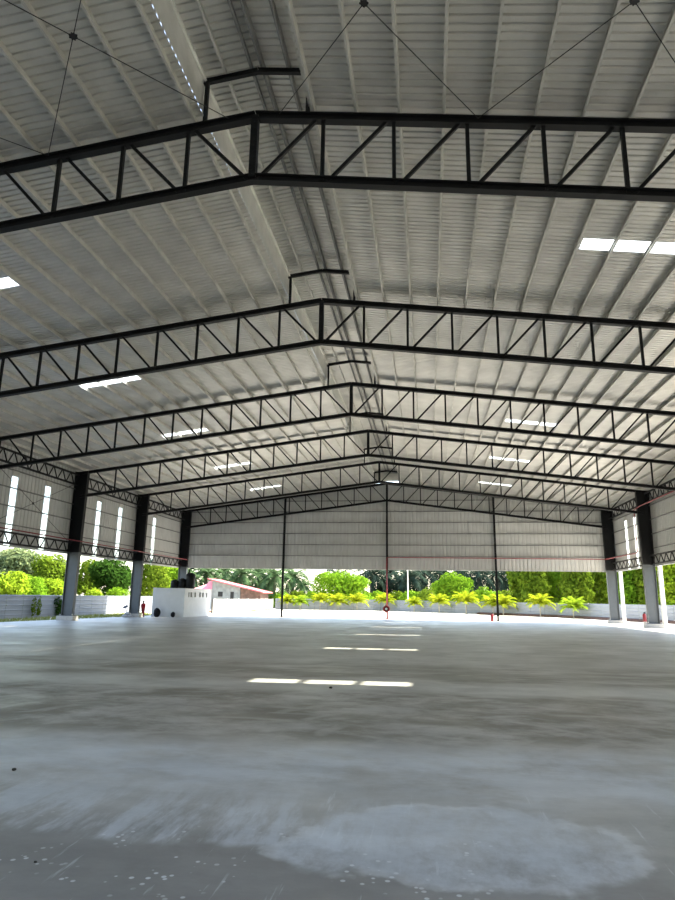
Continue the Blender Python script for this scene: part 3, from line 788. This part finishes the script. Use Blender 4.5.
xa, xb = at(193, 590, hy).x-ox, at(212, 590, hy).x-ox; ht = at(200, 580.5, hy).z-GZ; hb = at(200, 589, hy).z-GZ
m = MB(); m.add([(xa, -2.6, hb), (xb, -2.6, hb), (xb, -1.5, ht), (xb-.9, -1.2, ht), (xa+1.6, -1.2, ht-.5), (xa, 2.6, hb), (xb, 2.6, hb)], [(0,1,2,3,4),(0,4,5),(4,3,6,5),(3,2,6),(2,1,6),(0,5,6,1)])
m.build('porch_roof', M['housepink'], e)
MB().box(((xa+xb)/2+.4, -.2, hb/2), (xb-xa-1.2, 3.6, hb)).build('porch_wall', M['white'], e)
# ================================================================ vegetation
def rdir():
    while True:
        v = V((random.uniform(-1,1), random.uniform(-1,1), random.uniform(-1,1)))
        if .05 < v.length < 1: return v.normalized()
def leafcloud(blobs, n, size, droop=.2):
    m = MB(); tot = sum(b[1][0]*b[1][2] for b in blobs)
    for c, r in blobs:
        c = V(c); k = int(n*r[0]*r[2]/tot)
        for _ in range(k):
            d = rdir(); q = random.uniform(.72, 1.05) if random.random() < .8 else random.uniform(.3, .8)
            p = c+V((d.x*r[0], d.y*r[1], d.z*r[2]))*q
            nrm = (d+rdir()*.9+V((0,0,.5))).normalized(); a = nrm.cross(rdir())
            if a.length < .1: continue
            a.normalize(); b = nrm.cross(a); s = size*random.uniform(.6, 1.3)
            m.add([p-a*s, p-b*s*.45+nrm*s*.1, p+a*s-V((0,0,droop*s)), p+b*s*.45+nrm*s*.1], [(0,1,2),(0,2,3)])
    return m
def tree(name, base, hgt, wid, mt, label, cat='tree', n=2600, size=.22, trunk=.12, group=None, nb=8, low=.25, bark='bark'):
    e = empty(name, base, label, cat, group)
    blobs = [((0, 0, hgt*.62), (wid*.62, wid*.62, hgt*(1-low)*.42))]
    for k in range(nb):
        t = 2*math.pi*k/nb+random.uniform(-.3,.3); q = random.uniform(.35, .62)*wid; z = hgt*random.uniform(low+.12, .86)
        fall = 1-abs(z/hgt-.55)*.9
        rr = wid*random.uniform(.3, .46)
        blobs.append(((math.cos(t)*q*fall, math.sin(t)*q*fall, z), (rr, rr, rr*.8*min(1.2, hgt/wid*.6))))
    f = leafcloud(blobs, n, size); f.build('foliage', M[mt], e)
    m = MB().tube([(0,0,-.05), (.03*wid, .0, hgt*.3), (-.02*wid, .02, hgt*.7)], [trunk*1.3, trunk, trunk*.5], 8)
    for c, r in blobs[1:]:
        m.tube([(.02*wid, 0, hgt*.28), V(c)*.6+V((0,0,hgt*.12)), V(c)], [trunk*.5, trunk*.35, trunk*.12], 5)
    m.build('trunk', M[bark], e)
    return e
def palm(name, base, hgt, flen, nf, mt, label, cat='palm', group=None, lw=.09, nl=18, trunk=.2, bark='bark', lift=(.1, 1.2), droop=1.0, ll=.3):
    e = empty(name, base, label, cat, group); m = MB()
    for i in range(nf):
        az = i*2.399963+random.uniform(-.2,.2); el = lift[0]+(lift[1]-lift[0])*((i+.5)/nf)
        d = V((math.cos(az), math.sin(az), 0)); p = V((0,0,hgt)); L = flen*random.uniform(.85, 1.1); pts = [p]; a = el
        for k in range(8):
            p = p+(d*math.cos(a)+V((0,0,1))*math.sin(a))*L/8; pts.append(p); a -= droop*L/8/flen*1.9
        m.tube(pts, [.035*flen/2.5*(1-.1*k) for k in range(9)], 4, False)
        side = V((-d.y, d.x, 0))
        for k in range(nl):
            t = .12+.88*k/nl; f = t*8; j = min(7, int(f)); q = pts[j].lerp(pts[j+1], f-j); tg = (pts[j+1]-pts[j]).normalized()
            l = flen*ll*(1-.75*abs(t-.45))
            for s in (-1, 1):
                tip = q+side*s*l*.85+tg*l*.55-V((0,0,l*random.uniform(.15,.6))); b = tg*lw*.5
                m.add([q-b, q+b, tip], [(0,1,2)])
    m.build('fronds', M[mt], e)
    t = MB(); n = 10
    t.tube([(0,0,-.05)]+[(0, 0, hgt*(k+1)/n) for k in range(n)], [trunk*(1.25 if k % 2 else 1.0) for k in range(n+1)], 8); t.build('trunk', M[bark], e)
    return e
def gp(px, y, z=GZ): p = at(px, 600, y); return (p.x, y, z)
def hz(px, py, y): return at(px, py, y).z-GZ
# left side, beyond the hoarding
tree('pale_tree', gp(14, 70), hz(14, 543, 70), 4.6, 'leaf_pale', 'tall pale grey-green tree behind the left fence at the photo edge', n=5000, size=.3, trunk=.18)
tree('leafy_tree', gp(46, 66), hz(46, 553, 66), 2.6, 'leaf_mid', 'mid green tree behind the left fence, left of the nearest visible column', n=3200, size=.22)
tree('leafy_tree', gp(57, 72), hz(60, 556, 72), 2.3, 'leaf_pale', 'thin pale tree just left of the nearest visible left column', n=1500, size=.25)
tree('leafy_bush', gp(8, 56), hz(8, 572, 56), 2.6, 'leaf_lime', 'lime green bush rising over the left fence at the photo edge', 'bush', n=3500, size=.2, low=.05)
tree('leafy_bush', gp(29, 60), hz(29, 576, 60), 2.5, 'leaf_bright', 'bright green bush over the left fence, second from the photo edge', 'bush', n=3200, size=.2, low=.05)
tree('leafy_bush', gp(54, 63), hz(54, 579, 63), 2.2, 'leaf_lime', 'yellow-green bush over the left fence beside the nearest visible column', 'bush', n=2600, size=.2, low=.05)
tree('dark_tree', gp(109, 76), hz(109, 556, 76), 3.6, 'leaf_dark', 'dense dark green round tree seen between the two left columns', n=6500, size=.26, trunk=.2, low=.12)
tree('leafy_bush', gp(93, 70), hz(93, 588, 70), 1.5, 'leaf_lime', 'low lime bush over the fence left of the dark round tree', 'bush', n=1500, size=.16, low=.02)
tree('leafy_bush', gp(117, 71), hz(117, 588, 71), 1.6, 'leaf_bright', 'low bright bush over the fence right below the dark round tree', 'bush', n=1500, size=.16, low=.02)
tree('leafy_tree', gp(150, 80), hz(150, 560, 80), 3.2, 'leaf_mid', 'mid green tree between the second left column and the hut', n=4500, size=.24, low=.1)
tree('leafy_tree', gp(170, 84), hz(168, 562, 84), 2.8, 'leaf_bright', 'bright green tree above the left end of the white hut', n=4000, size=.24, low=.1)
tree('leafy_tree', gp(84, 86), hz(84, 556, 86), 3.0, 'leaf_mid', 'green tree just right of the nearest visible left column', n=3000, size=.26)
tree('climbing_bush', (at(57, 606, 51.4).x, 51.4, GZ), 1.7, .8, 'leaf_dark', 'dark shrub growing against the left fence beside the nearest visible column', 'bush', n=900, size=.12, low=.02, trunk=.05)
for k, (px, yy) in enumerate(((31, 47.7), (35, 48.4))):
    m = leafcloud([((0, 0, .9), (.12, .25, .75))], 160, .1); tag(m.build('climbing_vine', M['leaf_mid'], loc=(-30.75, yy, GZ)), f'thin green vine hanging on the left fence, {["left", "right"][k]} of the pair', 'vine', 'vines on the left fence')
# oil palms behind
PAL = [(205, 116, 566, 'palm'), (222, 122, 564, 'palm'), (240, 112, 567, 'palm'), (258, 118, 566, 'palm'), (273, 110, 569, 'palm'), (292, 121, 570, 'palm'), (303, 138, 581, 'palm'), (337, 140, 570, 'palmdark'),
       (372, 126, 567, 'palmdark'), (390, 132, 563, 'palmdark'), (408, 122, 570, 'palmdark'), (424, 130, 564, 'palmdark'), (441, 136, 562, 'palmdark'), (462, 130, 566, 'palmdark'), (480, 124, 567, 'palmdark'), (499, 128, 564, 'palmdark'), (517, 134, 564, 'palmdark'), (186, 112, 569, 'palm')]
for k, (px, yy, ty, mt) in enumerate(PAL):
    hc = hz(px, ty, yy)
    name = {'palm': 'green', 'palmdark': 'dark'}[mt]
    near = ('above the white hut', 'above the red roofed house', 'left of the left gable post', 'right of the left gable post')[0 if px < 200 else 1 if px < 262 else 2 if px < 284 else 3] if px < 310 else ('above the round bright tree' if px < 350 else 'near the middle gable post' if px < 410 else 'left of the right gable post' if px < 490 else 'right of the right gable post')
    palm('oil_palm', gp(px, yy), hc*.78, hc*.62, 24, mt, f'tall {name} oil palm {near}, {ORD[[q[0] for q in sorted(PAL)].index(px)]} oil palm from the left', group='oil palms behind the site', lw=.2, nl=22, trunk=.34, lift=(-.35, 1.35), droop=.95, ll=.3)
# round bright trees in the middle and right
tree('round_tree', gp(339, 112), hz(339, 571.5, 112), 7.6, 'leaf_bright', 'wide domed bright green tree behind the back fence left of the middle gable post', n=8500, size=.28, low=.06, trunk=.22)
tree('round_tree', gp(453, 108), hz(453, 572, 108), 3.9, 'leaf_bright', 'domed bright green tree behind the back fence left of the right gable post', n=4500, size=.26, low=.08, trunk=.2)
tree('leafy_bush', gp(428, 104), hz(428, 588, 104), 2.0, 'leaf_mid', 'mid green bush left of the domed tree near the right gable post', 'bush', n=1600, size=.2, low=.02)
tree('leafy_bush', gp(484, 98), hz(484, 586, 98), 1.7, 'leaf_bright', 'bright bush just left of the right gable post', 'bush', n=1600, size=.18, low=.02)
RT = [(521, 100, 562, 2.6, 'leaf_mid'), (537, 94, 560, 2.8, 'leaf_mid'), (557, 96, 558, 3.0, 'leaf_bright'), (578, 90, 556, 2.8, 'leaf_mid'), (598, 94, 556, 2.8, 'leaf_mid'), (630, 84, 552, 2.7, 'leaf_bright'), (652, 82, 550, 2.7, 'leaf_mid'), (678, 78, 546, 2.6, 'leaf_lime'), (612, 100, 560, 3.0, 'leaf_dark'), (568, 110, 562, 4.0, 'leaf_dark'), (700, 76, 540, 3.0, 'leaf_mid')]
wh = ['first right of the right gable post', 'second right of the right gable post', 'third right of the right gable post', 'fourth right of the right gable post', 'just left of the back corner column', 'between the two right columns', 'behind the nearer right column', 'right of the nearer right column', 'dark one behind the back corner column', 'darkest, behind the others by the post', 'beyond the photo edge at right']
for (px, yy, ty, wd, mt), w_ in zip(RT, wh):
    tree('broadleaf_tree', gp(px, yy), hz(px, ty, yy), wd, mt, f'broadleaf tree crowding over the right hand fence, {w_}', n=3600, size=.32, low=.06, group='trees behind the right fence', nb=10)
UG = [(214, 104), (231, 108), (249, 106), (266, 110), (281, 109), (296, 118), (312, 120), (364, 120), (378, 116), (395, 118), (410, 114), (474, 108), (492, 112), (508, 106), (417, 126), (385, 130), (400, 136), (350, 132), (240, 128), (222, 131), (262, 130), (470, 138), (440, 144), (500, 140), (530, 104), (560, 100), (590, 98), (614, 92), (638, 90), (657, 88), (674, 84)]
for k, (px, yy) in enumerate(UG):
    dk = yy > 122
    tree('undergrowth_bush', gp(px, yy), hz(px, 578 if dk else 591, yy), 3.4 if dk else 2.4, 'palmdark' if dk else ('leaf_mid' if k % 2 else 'leaf_bright'), f'{"dark" if dk else "green"} undergrowth bush behind the far fences, {ORD[sorted(q[0] for q in UG).index(px)]} from the left', 'bush', n=1400, size=.32 if dk else .24, low=.02, group='undergrowth behind the back fence')
# yellow palms in front of the back fence
def on_fence(px, off):
    # where the sight line through px crosses the back fence, stepped back by off towards the hall
    d = at(px, 606, 100); kx = d.x/100
    for a, b in zip(BACK[:-1], BACK[1:]):
        # point on segment with x = kx*y
        den = (b[0]-a[0])-kx*(b[1]-a[1])
        if abs(den) < 1e-6: continue
        t = (kx*a[1]-a[0])/den
        if 0 <= t <= 1:
            y = a[1]+t*(b[1]-a[1])-off; return (kx*y, y, GZ)
YP = [(287, 590), (300, 589), (320, 586), (338, 587), (357, 587), (384.5, 586), (414, 590), (439, 585), (466, 583), (493, 586), (503, 585), (540, 584), (573, 589)]
for k, (px, ty) in enumerate(YP):
    b = on_fence(px, 1.9); hgt = hz(px, ty, b[1])
    palm('yellow_palm', b, hgt*.36*random.uniform(.9, 1.1), hgt*.58*random.uniform(.85, 1.05), 20, 'leaf_yellow' if k not in (1, 12) else 'leaf_lime', f'young yellow palm planted in front of the back fence, {ORD[k]} from the left', group='young palms along the back fence', lw=.2, nl=12, trunk=.06, bark='palebark', lift=(.35, 1.55), droop=.75, ll=.36)
# slim white pole behind the gable
p = on_fence(408, -1.0)
e = empty('lamp_pole', p, 'slim white pole behind the back fence right of the middle gable post', 'pole')
MB().tube([(0,0,0), (0,0,9.0)], [.09, .06], 8).build('pole', M['strip_pole_white'], e); MB().box((.25, 0, 9.0), (.6, .18, .1)).build('lamp_head', M['strip_pole_white'], e)
# loose stones on the slab
for k, (x, y, r, mt, lb) in enumerate(((-3.82, 5.92, .017, 'darkstone', 'small dark clod on the concrete near the left edge of the photo'), (-1.78, 12.05, .025, 'darkstone', 'small dark stone lying below the nearest patch of sunlight'), (-2.4, 4.05, .008, 'darkstone', 'tiny dark chip near the bottom of the photo, left of centre'))):
    m = MB().ball((0, 0, r*.6), (r*1.3, r, r*.7), 5, .2); tag(m.build('stone', M[mt], loc=(x, y, slab_z(y))), lb, 'stone')
# ================================================================ light
sun = bpy.data.lights.new('sun', 'SUN'); so = bpy.data.objects.new('sun', sun); C.objects.link(so)
sun.energy = 11.0; sun.angle = .0095; sun.color = (1.0, .93, .78)
so.rotation_euler = SUN.to_track_quat('Z', 'Y').to_euler(); so.location = (20, 10, 60)
w = bpy.data.worlds.new('World'); sc.world = w; w.use_nodes = True; nt = w.node_tree
bg = nt.nodes['Background']; st = nt.nodes.new('ShaderNodeTexSky'); st.sky_type = 'NISHITA'; st.sun_disc = False
st.sun_elevation = math.asin(SUN.z); st.sun_rotation = math.atan2(SUN.x, SUN.y); st.air_density = 1.2; st.dust_density = 1.2; st.ozone_density = 1.0
hs = nt.nodes.new('ShaderNodeHueSaturation'); hs.inputs['Saturation'].default_value = .85
nt.links.new(st.outputs[0], hs.inputs['Color']); nt.links.new(hs.outputs[0], bg.inputs[0]); bg.inputs[1].default_value = .28
# ================================================================ camera
cam = bpy.data.cameras.new('camera'); co = bpy.data.objects.new('camera', cam); C.objects.link(co)
cam.sensor_fit = 'VERTICAL'; cam.sensor_height = 36; cam.sensor_width = 27; cam.lens = F_PX/900*36; cam.clip_end = 2000; cam.clip_start = .05
mx = Matrix((rt2, up2, -fw)).transposed().to_4x4(); mx.translation = V((0, 0, EYE))*S; co.matrix_world = mx
sc.camera = co
sc.view_settings.view_transform = 'Standard'; sc.view_settings.look = 'None'; sc.view_settings.gamma = 1; sc.view_settings.exposure = 1.42
sc.view_settings.use_curve_mapping = False
sc.cycles.use_denoising = True; sc.cycles.max_bounces = 12; sc.cycles.diffuse_bounces = 8; sc.cycles.transparent_max_bounces = 16
sc.cycles.sample_clamp_indirect = 6
